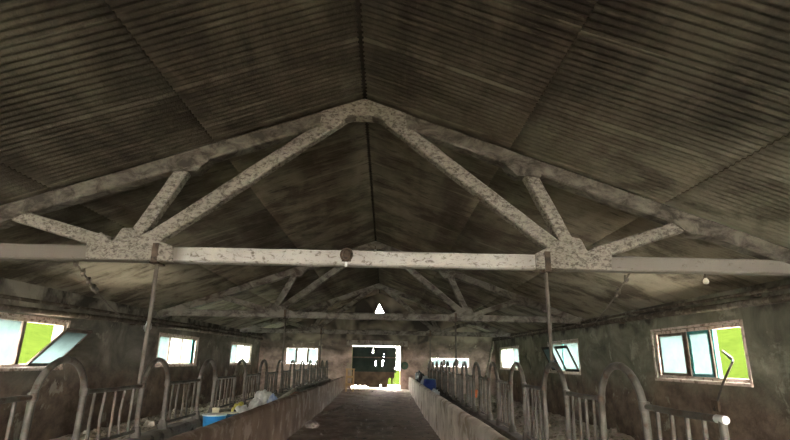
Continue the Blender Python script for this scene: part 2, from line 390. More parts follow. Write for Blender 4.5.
for a, b in zip(r, r[1:]):
    for k in range(3): bm.faces.new((a[k], a[k + 1], b[k + 1], b[k]))
struct('trim_ridge_joint', bm, M['soot'])
ground_patch('floor_passage', PASS_L - .05, PASS_R + .05, Y0 - WT, Y1 + .02, fz_pass, M['dirt'], 40, 260)
def fz_pen(x, y): return .05 * noise.noise(Vector((x * 1.3, y * 1.1, 2))) + .05 * noise.noise(Vector((x * 4, y * 4, 7)))
ground_patch('floor_left', WL - .02, BXL - .02, Y0, Y1 + .02, fz_pen, M['litter_floor'], 50, 300)
ground_patch('floor_right', BXR + .02, WR + .02, Y0, Y1 + .02, fz_pen, M['litter_floor'], 50, 300)
TZL, TZR = .50, .40
def fz_tr(z): return lambda x, y: z + .035 * noise.noise(Vector((x * 4, y * 3, 1))) + .02 * noise.noise(Vector((x * 11, y * 9, 4)))
ground_patch('floor_trough_left', BXL, PASS_L - .08, Y0, Y1, fz_tr(TZL), M['trough'], 14, 300)
ground_patch('floor_trough_right', PASS_R + .08, BXR, Y0, Y1, fz_tr(TZR), M['trough'], 14, 300)
def low_wall(name, x0, x1, z0, z1, m, seed, y0=Y0, y1=Y1, j=.012):
    bm = B(); n = 150; rings = []
    prof = [(x0, z0), (x0, z1 - .03), (x0 + .03, z1), ((x0 + x1) / 2, z1 + .004), (x1 - .03, z1), (x1, z1 - .03), (x1, z0)]
    for i in range(n + 1):
        y = y0 + (y1 - y0) * i / n
        rings.append([bm.verts.new((x + j * noise.noise(Vector((x * 5, y * 1.6, z * 4 + seed))), y, z + j * noise.noise(Vector((y * 1.3, x * 3, seed + 5))))) for x, z in prof])
    for a, b in zip(rings, rings[1:]):
        for k in range(len(prof) - 1): bm.faces.new((a[k], a[k + 1], b[k + 1], b[k]))
    bm.faces.new(rings[0]); bm.faces.new(list(reversed(rings[-1])))
    return struct(name, bm, m, smooth=True)
low_wall('wall_passage_left', PASS_L - .13, PASS_L, -.1, HP, M['feed_l'], 1)
low_wall('wall_passage_right', PASS_R, PASS_R + .13, -.1, HP, M['feed_r'], 2)
low_wall('trim_curb_left', BXL - .10, BXL + .10, -.1, CURB_L, M['concrete'], 3)
low_wall('trim_curb_right', BXR - .10, BXR + .10, -.1, CURB_R, M['dark_concrete'], 4)
bm = B(); box(bm, DOOR[0] - .1, DOOR[1] + .1, Y1 - .25, Y1 + WT + .3, -.2, DOOR[2], .02); struct('trim_threshold', bm, M['concrete'])
bm = B(); box(bm, DOOR[0] - .25, DOOR[1] + .3, Y1 - .035, Y1 + .02, DOOR[3], DOOR[3] + .24, .01); struct('trim_lintel', bm, M['concrete'])

# outside: yard, grass and the green banks on both sides
def bank(name, sgn):
    x0 = (WR + WT) if sgn > 0 else (WL - WT)
    def fz(x, y):
        d = abs(x - x0) - 2.4; return -.32 + min(1, max(0, d) / .8) * .95 + min(18, max(0, d - .8)) * .27 + max(0, d - 18.8) * .02 + .25 * noise.noise(Vector((x * .3, y * .3, 0)))
    ground_patch(name, x0 + sgn * 2.2, x0 + sgn * 34, -22, 46, fz, M['grass'], 60, 90)
bank('ground_left', -1); bank('ground_right', 1)
for nm, a, b in (('ground_bounce_left', WL - WT - 2.45, WL - WT), ('ground_bounce_right', WR + WT, WR + WT + 2.45)):  # unseen pale slabs added to bounce sky light up through the windows
    bm = B(); box(bm, a, b, Y0 - 3, Y1 + 4, -.4, -.05); struct(nm, bm, M['yard'])
ground_patch('ground_far', WL - WT, WR + WT, Y1 + WT + .2, 60, lambda x, y: .12 + .02 * (y - Y1) * .5 , M['grass'], 20, 40)
bm = B(); box(bm, -2.4, 1.2, Y1 + WT, 28, .1, .19); struct('ground_yard_far', bm, M['yard'])
bm = B(); box(bm, WL - WT, WR + WT, -24, Y0 - WT, -.3, -.01); struct('ground_yard_near', bm, M['yard_dark'])

# ------------------------------------------------------------------ windows
def slab_u(bm, side, X, u0, u1, z0, z1, d0, d1, slant=0):
    """box in a long wall: u along the building, d0..d1 depth measured outwards from the inner face"""
    s = side
    box(bm, *sorted((X + s * d0, X + s * d1)), u0, u1, z0, z1)
def long_window(n, side, X, u0, u1, zz, mulls, panes, surround=True, sash_m=None):
    z0, z1 = zz; e = .004
    bm = B()
    for a in ((u0 + e, u0 + .06, z0 + e, z1 - e), (u1 - .06, u1 - e, z0 + e, z1 - e), (u0 + .06, u1 - .06, z1 - .055, z1 - e), (u0 + .06, u1 - .06, z0 + e, z0 + .055)):
        slab_u(bm, side, X, *a, .03, .11)
    root = struct('window_%d' % n, bm, M['frame_pale'])
    bm = B(); slab_u(bm, side, X, u0 - .05, u1 + .05, z0 - .045, z0 - .002, -.03, .0)
    for a in ((u0 - .05, u0 - .002, z0, z1 + .04), (u1 + .002, u1 + .05, z0, z1 + .04), (u0 - .002, u1 + .002, z1 + .002, z1 + .04)):
        slab_u(bm, side, X, *a, -.012, 0)
    obj('surround', bm, M['frame_pale'], root)
    for (u, wd, mm) in mulls:
        bm = B(); slab_u(bm, side, X, u - wd / 2, u + wd / 2, z0 + .05, z1 - .05, .04, .10); obj('mullion', bm, M[mm], root)
    for (a, b, gl, sm) in panes:
        if sm:
            bm = B(); t = .045
            for q in ((a, a + t, z0 + .055, z1 - .055), (b - t, b, z0 + .055, z1 - .055), (a + t, b - t, z1 - .1, z1 - .055), (a + t, b - t, z0 + .055, z0 + .1)):
                slab_u(bm, side, X, *q, .05, .085)
            sash = obj('sash', bm, M[sm], root)
        if gl:
            bm = B(); slab_u(bm, side, X, a + .01, b - .01, z0 + .056, z1 - .056, .066, .070)
            obj('pane', bm, M[gl], sash if sm else root)
    return root
def loose_sash(root, side, X, u0, u1, z0, tilt, h, m, gl, skew=0.0, bars=(), t=.06):
    """a hopper sash hinged along the sill and dropped inwards"""
    dirn = Vector((-side * math.sin(tilt), skew, math.cos(tilt)))
    nrm = Vector((side * math.cos(tilt), 0, math.sin(tilt)))
    o = Vector((X + side * .035, 0, z0 + .02))
    def P(u, v, d): return o + Vector((0, u, 0)) + dirn * v + nrm * d
    bm = B()
    plate(bm, [rect(u0, u1, 0, h), list(reversed(rect(u0 + t, u1 - t, t, h - t)))], P, .03)
    for b in bars:
        plate(bm, [rect(b - .018, b + .018, t, h - t)], P, .025, .003)
    s = obj('hopper_sash', bm, M[m], root)
    if gl:
        bm = B(); plate(bm, [rect(u0 + t, u1 - t, t, h - t)], P, .016, .012); obj('pane', bm, M[gl], s)
    return s
long_window(1, -1, WL, *LEFT_WIN[0], LZ, [(1.4, .05, 'teal'), (2.25, .05, 'teal')], [(.61, 1.38, 'glass_clear', None), (1.43, 2.22, 'glass_clear', None), (2.28, 3.04, 'glass_clear', None)])
w2 = long_window(2, -1, WL, *LEFT_WIN[1], LZ, [(8.16, .07, 'frame_brown'), (7.42, .05, 'teal')], [(6.86, 7.40, 'glass_dirty', None), (7.45, 8.12, 'glass_dirty', None)])
loose_sash(w2, -1, WL, 8.36, 9.10, LZ[0], .80, .84, 'frame_brown', 'glass_dirty', skew=-.10)
w3 = long_window(3, -1, WL, *LEFT_WIN[2], LZ, [(13.75, .05, 'frame_brown'), (14.6, .05, 'frame_brown'), (15.42, .22, 'teal')], [(13.04, 13.72, 'glass_dirty', None), (13.78, 14.57, 'glass_white', None), (14.63, 15.3, 'glass_clear', None)])
w4 = long_window(4, -1, WL, *LEFT_WIN[3], LZ, [(20.0, .05, 'frame_brown'), (21.0, .05, 'frame_brown')], [(19.16, 19.97, 'glass_dirty', None), (20.03, 20.97, 'glass_clear', None), (21.03, 21.88, 'glass_white', None)])
long_window(5, 1, WR, *RIGHT_WIN[0], RZ, [(1.7, .05, 'teal'), (2.6, .05, 'teal')], [(.96, 1.68, 'glass_clear', None), (1.73, 2.57, 'glass_clear', None), (2.63, 3.34, 'glass_clear', None)])
w6 = long_window(6, 1, WR, *RIGHT_WIN[1], RZ, [(8.56, .09, 'frame_brown'), (7.83, .035, 'teal'), (7.90, .035, 'frame_brown')], [(8.62, 9.44, 'glass_dirty', 'frame_brown'), (7.93, 8.50, 'glass_dirty', 'teal')])
w7 = long_window(7, 1, WR, *RIGHT_WIN[2], RZ, [(14.62, .08, 'teal')], [(13.37, 14.57, 'glass_dirty', None), (14.67, 15.64, 'glass_dirty', None)])
loose_sash(w7, 1, WR, 13.45, 14.45, RZ[0], .45, .74, 'frame_dark', None, skew=-.08, t=.075)
loose_sash(w7, 1, WR, 14.85, 15.62, RZ[0], .42, .74, 'frame_dark', 'glass_dirty', skew=.0, t=.07)
w8 = long_window(8, 1, WR, *RIGHT_WIN[3], RZ, [(20.3, .06, 'frame_brown'), (21.35, .06, 'frame_brown')], [(19.36, 20.27, 'glass_dirty', None), (20.33, 21.31, 'glass_white', None), (21.38, 22.36, 'glass_white', None)])
def end_window(n, a, b, z0, z1, mulls, panes):
    bm = B(); e = .004
    for q in ((a + e, a + .06, z0 + e, z1 - e), (b - .06, b - e, z0 + e, z1 - e), (a + .06, b - .06, z1 - .05, z1 - e), (a + .06, b - .06, z0 + e, z0 + .05)):
        box(bm, q[0], q[1], Y1 + .03, Y1 + .11, q[2], q[3])
    root = struct('window_%d' % n, bm, M['frame_pale'])
    for u in mulls:
        bm = B(); box(bm, u - .045, u + .045, Y1 + .02, Y1 + .12, z0 + .05, z1 - .05); obj('mullion', bm, M['frame_brown'], root)
    for p0, p1, gl in panes:
        bm = B(); box(bm, p0, p1, Y1 + .066, Y1 + .07, z0 + .052, z1 - .052); obj('pane', bm, M[gl], root)
end_window(9, *END_WIN, [-4.0, -3.5], [(-4.43, -4.05, 'glass_dirty'), (-3.95, -3.55, 'glass_clear'), (-3.45, -3.09, 'glass_dirty')])
end_window(10, *END_WIN2, [2.7, 3.3], [(2.17, 2.65, 'glass_dirty'), (2.75, 3.25, 'glass_dirty'), (3.35, 3.78, 'glass_dirty')])
for (a, b, z0, z1) in (END_WIN, END_WIN2):
    portal('window_daylight', ((a + b) / 2, Y1 + WT + .02, (z0 + z1) / 2), (math.pi / 2, 0, 0), b - a, z1 - z0)
portal('doorway_daylight', (sum(DOOR[:2]) / 2, Y1 + WT + .45, sum(DOOR[2:]) / 2), (math.pi / 2, 0, 0), DOOR[1] - DOOR[0], DOOR[3] - DOOR[2])

# far door: a battered leaf that light leaks through
YD = Y1 + .16
bm = B(); top = [(-1.48, 2.04), (-1.2, 2.03), (-.9, 2.045), (-.4, 2.035), (0, 2.03), (.525, 2.015)]
leaf = [(-1.48, .90), (.54, .90)] + list(reversed(top))
hl = [[(-.57, 1.75), (-.52, 1.75), (-.525, 1.92), (-.565, 1.91)], [(-.43, 1.19), (-.39, 1.20), (-.395, 1.41), (-.425, 1.40)],
      [(-.12, 1.18), (-.09, 1.18), (-.085, 1.40), (-.04, 1.405), (-.04, 1.435), (-.12, 1.43)], [(-.052, 1.54), (-.04, 1.54), (-.04, 1.62), (-.052, 1.62)],
      [(-.05, 1.68), (-.04, 1.68), (-.04, 1.74), (-.05, 1.74)], [(.455, 1.0), (.468, .95), (.47, 1.15), (.456, 1.15)]]
plate(bm, [leaf] + [list(reversed(h)) for h in hl], lambda u, v, d: (u, YD + d, v), .025)
door = struct('door_1', bm, M['black_green'])
bm = B(); low = [(-1.48, .33), (-1.36, .31), (-1.30, .36), (-1.18, .30), (-1.08, .35), (-.98, .31), (-.86, .345), (-.74, .27), (-.64, .24), (-.2, .25), (-.18, .42), (-.14, .42), (-.12, .25), (.15, .25), (.17, .58), (.22, .68), (.30, .66), (.31, .25),
                (.375, .25), (.38, .66), (.43, .66), (.44, .25), (.452, .25), (.455, .895), (-1.48, .895)]
plate(bm, [low], lambda u, v, d: (u, YD + d, v), .03); obj('lower_boards', bm, M['door_brown'], door)
bm = B(); box(bm, -1.48, .46, YD - .035, YD - .001, 1.53, 1.58); obj('ledge', bm, M['frame_brown'], door)
bm = B(); box(bm, -1.48, .455, YD - .035, YD - .001, .87, .93); obj('ledge', bm, M['door_brown'], door)
bm = B()
box(bm, DOOR[0] + .002, DOOR[0] + .02, Y1 + .1, Y1 + .2, DOOR[2], DOOR[3] - .002); box(bm, DOOR[1] - .03, DOOR[1] - .002, Y1 + .1, Y1 + .2, DOOR[2], DOOR[3] - .002)
obj('door_frame', bm, M['frame_yellow'], door)

# ------------------------------------------------------------------ roof trusses
def truss(Y, near, label):
    t = thing('roof_truss', label, 'roof truss', (0, Y, ZE), 0, 'roof trusses of the shed')
    def L(x, z): return (x, 0, z - ZE)
    mt, mw, mr = (M['tie_near'], M['web_near'], M['rafter_near']) if near else (M['truss_far'],) * 3
    sd = Y
    bm = B(); beam(bm, L(WL + .012, 2.475), L(WR - .012, 2.475), .15, .165, 60, .010, seed=sd); obj('tie_beam', bm, mt, t)
    def top(x, drop=.115): return roof_z(x) - drop
    for sgn, xe in ((-1, WL + .06), (1, WR - .06)):
        bm = B(); beam(bm, L(XR, top(XR) - .01), L(xe, top(xe)), .17, .18, 40, .012, seed=sd + sgn); obj('rafter', bm, mr, t)
    for xa, za, xb, zb, wd in ((XR - .30, 4.16, -2.62, 2.62, .16), (XR + .30, 4.16, 1.90, 2.62, .16), (-2.28, 3.60, -2.80, 2.60, .15), (1.56, 3.64, 2.05, 2.60, .15),
                               (-4.25, 2.92, -3.02, 2.58, .14), (3.45, 2.97, 2.30, 2.58, .14)):
        bm = B(); beam(bm, L(xa, za), L(xb, zb), .14, wd, 18, .010, seed=sd + xa); obj('strut', bm, mw, t)
    def gusset(poly, m):
        bm = B(); plate(bm, [[(x, z - ZE) for x, z in poly]], lambda u, v, d: (u + .006 * noise.noise(Vector((u * 6, v * 6, sd))), d - .088, v), .176)
        bmesh.ops.bevel(bm, geom=list(bm.edges), offset=.01, segments=1, affect='EDGES'); obj('gusset', bm, m, t)
    gusset([(-3.24, 2.40), (-2.30, 2.39), (-2.32, 2.56), (-2.50, 2.62), (-2.58, 2.74), (-2.72, 2.66), (-2.78, 2.76), (-2.90, 2.75), (-2.98, 2.60), (-3.12, 2.70), (-3.26, 2.62)], mw)
    gusset([(2.45, 2.40), (1.62, 2.39), (1.62, 2.56), (1.80, 2.66), (1.92, 2.74), (2.00, 2.66), (2.04, 2.76), (2.14, 2.74), (2.20, 2.60), (2.36, 2.68), (2.47, 2.60)], mw)
    gusset([(XR, top(XR, .03)), (XR - .50, top(XR - .5, .03)), (XR - .52, 4.04), (XR - .36, 4.04), (XR - .16, 4.18), (XR + .16, 4.18), (XR + .36, 4.04), (XR + .52, 4.04), (XR + .50, top(XR + .5, .03))], mw if near else mr)
    for x in (-2.26, 1.54): gusset([(x - .22, top(x - .22, .06)), (x + .22, top(x + .22, .06)), (x + .20, top(x + .2, .24)), (x + .08, top(x, .30)), (x - .08, top(x, .30)), (x - .20, top(x - .2, .24))], mr)
    for x in (-4.22, 3.42): gusset([(x - .24, top(x - .24, .06)), (x + .22, top(x + .22, .06)), (x + .18, top(x + .18, .22)), (x - .04, top(x, .27)), (x - .22, top(x - .22, .22))], mr)
    return t
truss(5.39, True, 'nearest roof truss, its tie beam whitewashed along the middle and flaking')
truss(12.67, False, 'sooty middle roof truss behind the whitewashed one, joined at a low apex')
truss(20.0, False, 'farthest and smallest roof truss, nearest the far gable with its triangular vent')

# ------------------------------------------------------------------ feed barriers
ORD = ['first', 'second', 'third', 'fourth', 'fifth', 'sixth', 'seventh', 'eighth', 'ninth', 'tenth', 'eleventh', 'twelfth']
def make_section(name, pitch, aw, zb, zr, za, nb, label):
    """panel from y=0 to pitch-aw, then the arch from pitch-aw to pitch; z measured from the kerb top"""
    t = thing(name, label, 'feed barrier')
    p = pitch - aw; zr -= zb; za -= zb
    def arch(y0, y1):
        R_ = (y1 - y0) / 2; c = (y0 + y1) / 2; pts = [(0, y0, -.02), (0, y0, zr * .5)]
        for k in range(13):
            a = math.pi - math.pi * k / 12; pts.append((0, c + R_ * math.cos(a), za - R_ * .95 + R_ * .95 * math.sin(a)))
        pts += [(0, y1, zr * .5), (0, y1, -.02)]; return pts
    bm = B(); tube(bm, arch(p, pitch), .027, 10); ar = obj('arch', bm, M['steel'], t, smooth=True)
    bm = B(); tube(bm, [(0, .038, zr), (0, p * .5, zr - .006), (0, p, zr)], .020, 10); obj('top_rail', bm, M['steel'], t, smooth=True)
    bm = B(); tube(bm, [(0, .058, .06), (0, p, .06)], .018, 8); obj('bottom_rail', bm, M['steel'], t, smooth=True)
    for k in range(nb):
        y = p * (k + 1) / (nb + 1); bend = random.uniform(-.012, .012)
        bm = B(); tube(bm, [(0, y, .05), (bend, y + bend, zr * .5), (0, y, zr)], .014, 8); obj('bar', bm, M['steel'], t, smooth=True)
    for y in (p, pitch):
        bm = B(); lathe(bm, [(.05, -.03), (.055, .02), (.045, .08), (.032, .10)], 10, Matrix.Translation((0, y, 0))); obj('foot', bm, M['dark_concrete'], ar, smooth=True)
        bm = B(); lathe(bm, [(.032, -.03), (.036, -.025), (.036, .025), (.032, .03)], 10, Matrix.Translation((0, y, zr))); obj('collar', bm, M['steel'], ar, smooth=True)
    return t
PL, AL, YL = 1.665, .63, 3.80     # left row: pitch, arch width, near leg of its first arch
PR, AR, YR = 1.500, .70, 3.52
left0 = make_section('feed_barrier', PL, AL, CURB_L, 1.11, 1.37, 5, '')
right0 = make_section('feed_barrier', PR, AR, CURB_R, 1.14, 1.40, 4, '')
LEFT_NOTE = {0: 'nearest section of the left arched steel feed barrier, cut off by the photo edge', 1: 'second section of the left steel feed barrier, meeting the nearest left hanging pipe',
             2: 'third section of the left steel feed barrier, directly behind the blue tub', 3: 'fourth section of the left steel feed barrier, behind the yellow sack',
             4: 'fifth section of the left steel feed barrier, behind the far end of the sack heap'}
RIGHT_NOTE = {0: 'nearest section of the right steel feed barrier, with the free white-capped rail end', 1: 'second section of the right steel feed barrier, tied to the nearest hanging pipe',
              2: 'third section of the right steel feed barrier, counted from the white-capped rail end', 3: 'fourth section of the right steel feed barrier, counted from the white-capped rail end'}
for k in range(12):
    o = left0 if k == 0 else dup(left0)
    o.location = (BXL, YL - (PL - AL) + k * PL, CURB_L); o['group'] = 'sections of the left feed barrier'
    o['label'] = LEFT_NOTE.get(k, ORD[k] + ' arched section of the left steel feed barrier, counted from the near end')
for k in range(12):
    o = right0 if k == 0 else dup(right0)
    o.location = (BXR, YR - (PR - AR) + k * PR, CURB_R); o['group'] = 'sections of the right feed barrier'
    o['label'] = RIGHT_NOTE.get(k, ORD[k] + ' arched section of the right steel feed barrier, counted from its white-capped end')
# the two extras that only the nearest sections have
bm = B(); tube(bm, [(0, -.03, 1.14 - CURB_R), (0, .045, 1.14 - CURB_R)], .0215, 12); c = obj('end_cap', bm, M['white_plastic'], right0, smooth=True); c['label'] = 'white cap on the rail end'
bm = B(); tube(bm, [(0, 0, -.02), (0, 0, 1.14 - CURB_R)], .020, 10); obj('end_post', bm, M['steel'], right0, smooth=True)

# ------------------------------------------------------------------ pipes, hangers, ropes
def hanger(X, Y, zt, zb, label, cat='pipe'):
    t = thing('hanging_pipe', label, cat, (X, Y, zb), 0, 'hanging pipes from truss to barrier')
    bm = B(); tube(bm, [(0, 0, 0), (.006, .004, (zt - zb) * .5), (0, 0, zt - zb)], .022, 10); obj('shaft', bm, M['rod'], t, smooth=True)
    bm = B(); box(bm, -.045, .045, -.10, .10, zt - zb - .02, zt - zb + .002, .004); box(bm, -.03, .03, -.105, -.09, zt - zb, zt - zb + .2); box(bm, -.03, .03, .09, .105, zt - zb, zt - zb + .2); obj('clamp', bm, M['rusty'], t)
    return t
for Y, nm, zl, zr_ in ((5.39, 'nearest', 1.135, 1.43), (12.67, 'middle', 1.335, 1.40), (19.94, 'farthest', 1.135, 1.165)):
    for X, zb, sd in ((BXL, zl, 'left'), (BXR, zr_, 'right')):
        hanger(X, Y, 2.385, zb, '%s vertical pipe from truss tie beam down to the %s feed barrier' % (nm, sd))
def long_pipe(name, pts, r, m, label, cat, cl=()):
    t = thing(name, label, cat, pts[0]); o = Vector(pts[0]); n = 40; P = []
    for a, b in zip(pts, pts[1:]):
        a, b = Vector(a) - o, Vector(b) - o
        for i in range(n): P.append(a.lerp(b, i / n) + Vector((0, 0, -.006 * math.sin(math.pi * ((i / n * 5) % 1)))))
    P.append(Vector(pts[-1]) - o)
    bm = B(); tube(bm, P, r, 10); obj('pipe', bm, m, t, smooth=True)
    for (x, y, z, sg) in cl:
        bm = B(); box(bm, *sorted((x - o.x, x + sg * .10 - o.x)), y - .03 - o.y, y + .03 - o.y, z - r - .02 - o.z, z - r + .005 - o.z); obj('bracket', bm, M['rusty'], t)
    return t
lp = [(WL + .10, -3.6, 1.88), (WL + .10, 7.35, 2.055), (WL + .10, 10.9, 2.14), (WL + .10, 17.7, 2.215), (WL + .10, 23.3, 2.26)]
long_pipe('wall_pipe', lp, .05, M['dark_pipe'], 'thick dark pipe running along the left wall above the windows', 'pipe', [(WL + .10, y, z, -1) for y, z in ((4.6, 2.01), (11.4, 2.14), (17.7, 2.215))])
lp2 = [(WL + .09, -3.6, 2.06), (WL + .09, 9.0, 2.24), (WL + .09, 23.3, 2.40)]
long_pipe('wall_pipe', lp2, .03, M['dark_pipe'], 'thin upper pipe running along the left wall above the thick one', 'pipe', [(WL + .09, y, z, -1) for y, z in ((3.0, 2.15), (9.0, 2.24), (16.0, 2.32))])
rp = [(WR - .10, -3.6, 2.16), (WR - .10, 6.0, 2.24), (WR - .10, 10.6, 2.32), (WR - .10, 17.2, 2.38), (WR - .10, 23.3, 2.40)]
long_pipe('wall_pipe', rp, .05, M['dark_pipe'], 'thick lower pipe running along the right wall under the eave', 'pipe', [(WR - .10, y, z, 1) for y, z in ((5.0, 2.23), (10.6, 2.32), (17.2, 2.38))])
rp2 = [(WR - .13, -3.6, 2.30), (WR - .13, 6.0, 2.365), (WR - .13, 11.5, 2.43), (WR - .13, 23.3, 2.47)]
long_pipe('wall_pipe', rp2, .026, M['dark_pipe'], 'thin upper pipe running along the right wall, just above the thick one', 'pipe', [(WR - .13, y, z, 1) for y, z in ((6.6, 2.37), (14., 2.44))])
def rope(a, b, sag, label, knots):
    a, b = Vector(a), Vector(b); t = thing('rope', label, 'rope', a)
    P = [(b - a) * (i / 24) + Vector((0, 0, -sag * math.sin(math.pi * i / 24))) for i in range(25)]
    bm = B(); tube(bm, P, .011, 6); obj('cord', bm, M['rope'], t, smooth=True)
    for k in knots:
        p = P[k]; bm = B(); blob(bm, (p.x, p.y, p.z), .028, .028, .05, k, .4, 3, 2, False); obj('knot', bm, M['rope'], t, smooth='all')
rope((-3.37, 5.30, 2.41), (WL + .10, 10.8, 2.20), .06, 'knotted rope from left end of whitewashed truss down to the wall pipe', (1, 3, 5, 7, 8))
rope((2.67, 5.30, 2.41), (WR - .10, 11.9, 2.36), .05, 'knotted rope from right end of whitewashed truss back to the wall pipe', (2, 5, 6))
# lamp, ring, insulator
t = thing('lamp', 'small pale bulb hanging under right end of whitewashed tie beam', 'lamp', (3.52, 5.39, 2.392))
bm = B(); tube(bm, [(0, 0, .012), (0, 0, -.03)], .006, 6); obj('cord', bm, M['rusty'], t)
bm = B(); lathe(bm, [(.012, -.02), (.018, -.025), (.018, -.045), (.012, -.05)], 12); obj('socket', bm, M['frame_brown'], t, smooth=True)
bm = B(); lathe(bm, [(.012, -.048), (.028, -.068), (.033, -.088), (.026, -.108), (.008, -.118)], 14); obj('bulb', bm, M['bulb'], t, smooth=True)
t = thing('ring_clamp', 'round rusty ring clamped on the middle of the whitewashed tie beam', 'ring', (-.44, 5.285, 2.50))
bm = B(); pts = [(.055 * math.cos(a * math.pi / 12), 0, .065 * math.sin(a * math.pi / 12)) for a in range(25)]; tube(bm, pts, .016, 8, False); obj('ring', bm, M['rusty'], t, smooth=True)
bm = B(); box(bm, -.05, .05, .012, .03, -.07, .07, .004); obj('back_plate', bm, M['rusty'], t)
bm = B(); box(bm, -.012, .012, -.005, .014, -.13, -.055); obj('hook', bm, M['white_plastic'], t)
t = thing('insulator', 'small white insulator hanging just below the middle truss apex', 'insulator', (XR, 12.56, 4.10))
bm = B(); lathe(bm, [(.02, -.1), (.04, -.09), (.045, -.04), (.03, -.02), (.045, .0), (.03, .06)], 12); obj('body', bm, M['white_plastic'], t, smooth=True)
bm = B(); box(bm, -.012, .012, -.004, .03, .05, .16); obj('hook', bm, M['rusty'], t)
bm = B(); blob(bm, (0, 0, 0), .09, .10, .12, 4, .4, 2.5, 2, False); o = tag(obj('insulator', bm, M['white_plastic'], smooth='all'), 'chipped white porcelain lump on the left wall pipe beyond the rope', 'insulator'); o.location = (WL + .15, 11.9, 2.08)
# poles near the far right corner
def pole(name, a, b, r, m, label, cat, mid=None):
    a = Vector(a); P = [Vector((0, 0, 0))] + ([Vector(q) - a for q in mid] if mid else []) + [Vector(b) - a]
    bm = B(); tube(bm, P, r, 10); o = obj(name, bm, m, smooth=True); o.location = a
    return tag(o, label, cat)
pole('leaning_pole', (3.55, 18.9, .02), (4.72, 22.3, 2.30), .045, M['timber'], 'crooked timber pole leaning into the far right corner', 'pole', [(3.75, 19.5, .7), (4.2, 20.7, 1.45)])
# bent iron stay below the nearest right window
t = thing('window_stay', 'bent iron stay sticking up in front of the green open right window', 'window stay', (WR - .02, 7.89, .86))
bm = B(); tube(bm, [(0, 0, 0), (-.09, -.38, .33), (-.14, -.74, .63), (-.135, -.72, .66), (-.09, -.47, .765)], .017, 8); obj('bar', bm, M['steel'], t, smooth=True)
bm = B(); box(bm, -.03, .018, -.08, .08, -.10, .06, .008); obj('wall_plate', bm, M['rusty'], t)
bm = B(); lathe(bm, [(.017, 0), (.017, .16)], 8, Matrix.Translation((-.14, -.74, .63)) @ Vector((.05, .27, .135)).to_track_quat('Z', 'Y').to_matrix().to_4x4()); obj('handle', bm, M['white_plastic'], t, smooth=True)

# ------------------------------------------------------------------ left trough: tub, jug, sacks
zt = TZL - .01
t = thing('tub', 'bright blue plastic tub with white rim in the left feed trough', 'tub', (-2.09, 6.62, zt), .3)
bm = B(); lathe(bm, [(.10, 0), (.115, .01), (.135, .21), (.14, .235), (.13, .235), (.10, .03)], 24); obj('body', bm, M['blue_plastic'], t, smooth=True)
bm = B(); lathe(bm, [(.141, .228), (.147, .232), (.147, .240), (.142, .244), (.13, .240)], 24); obj('rim', bm, M['white_plastic'], t, smooth=True)
t = thing('jerrycan', 'dark blue plastic can with cream lid just beyond the bright blue tub', 'can', (-2.04, 7.06, zt), -.1)
bm = B(); box(bm, -.11, .11, -.14, .14, 0, .21, .035); obj('body', bm, M['teal_plastic'], t, smooth=True)
bm = B(); box(bm, -.10, .10, -.08, .08, .211, .225, .006); obj('lid', bm, M['cream_plastic'], t, smooth=True)
t = thing('jug', 'cream plastic jug with narrow neck standing behind the blue cans', 'jug', (-2.27, 7.22, zt), .4)
bm = B(); lathe(bm, [(.07, 0), (.08, .02), (.08, .15), (.055, .19), (.045, .21), (.045, .235), (.03, .24)], 18); obj('body', bm, M['cream_plastic'], t, smooth=True)
bm = B(); lathe(bm, [(.048, .236), (.05, .262), (.044, .266)], 14); obj('cap', bm, M['cream_plastic'], t, smooth=True)
def sack(X, Y, z, sx, sy, sz, m, seed, label, cat='sack', name='sack', group='sacks in the left feed trough', amp=.34):
    bm = B(); blob(bm, (0, 0, 0), sx, sy, sz, seed, amp, 2.4, 4)
    o = obj(name, bm, M[m], smooth='all'); o.location = (X, Y, z); o.rotation_euler = (0, 0, .06 * math.sin(seed * 2.3))
    return tag(o, label, cat, group)
sack(-2.07, 7.82, zt, .12, .28, .15, 'sack_white', 1, 'flat white sack at the near end of the left trough heap')
sack(-2.28, 8.42, zt, .085, .25, .15, 'sack_yellow', 2, 'yellow sack in the left trough heap, behind the flat white one')
sack(-2.09, 8.70, zt, .10, .30, .17, 'sack_grey', 3, 'low crumpled grey-white sack in the middle of the left trough heap')
sack(-2.20, 9.62, zt, .14, .48, .22, 'sack_white', 4, 'biggest white sack at the top of the left trough heap')
sack(-1.962, 9.35, zt, .05, .30, .19, 'sack_blue', 5, 'pale blue and white plastic bag against the left passage wall', 'bag', 'plastic_bag')
sack(-2.06, 7.40, zt, .05, .09, .13, 'black_bag', 6, 'small black bag between the dark blue can and the white sack', 'bag', 'plastic_bag')
def plank(name, a, b, wd, ht, m, label, cat, group=None):
    a, b = Vector(a), Vector(b); bm = B(); beam(bm, (0, 0, 0), b - a, wd, ht, 10, .01, Vector((1, 0, .2)), a.y, .004)
    o = obj(name, bm, m); o.location = a; return tag(o, label, cat, group)
plank('timber_plank', (-2.16, 10.45, .57), (-2.12, 12.45, .72), .10, .05, M['plank'], 'old pale timber plank sloping up in the left trough past the sacks', 'plank')
bm = B(); box(bm, -.10, .10, -.06, .06, 0, .19, .008); o = tag(obj('brick', bm, M['brick']), 'single dusty brick holding up the far end of the trough plank', 'brick'); o.location = (-2.12, 12.47, TZL - .02)
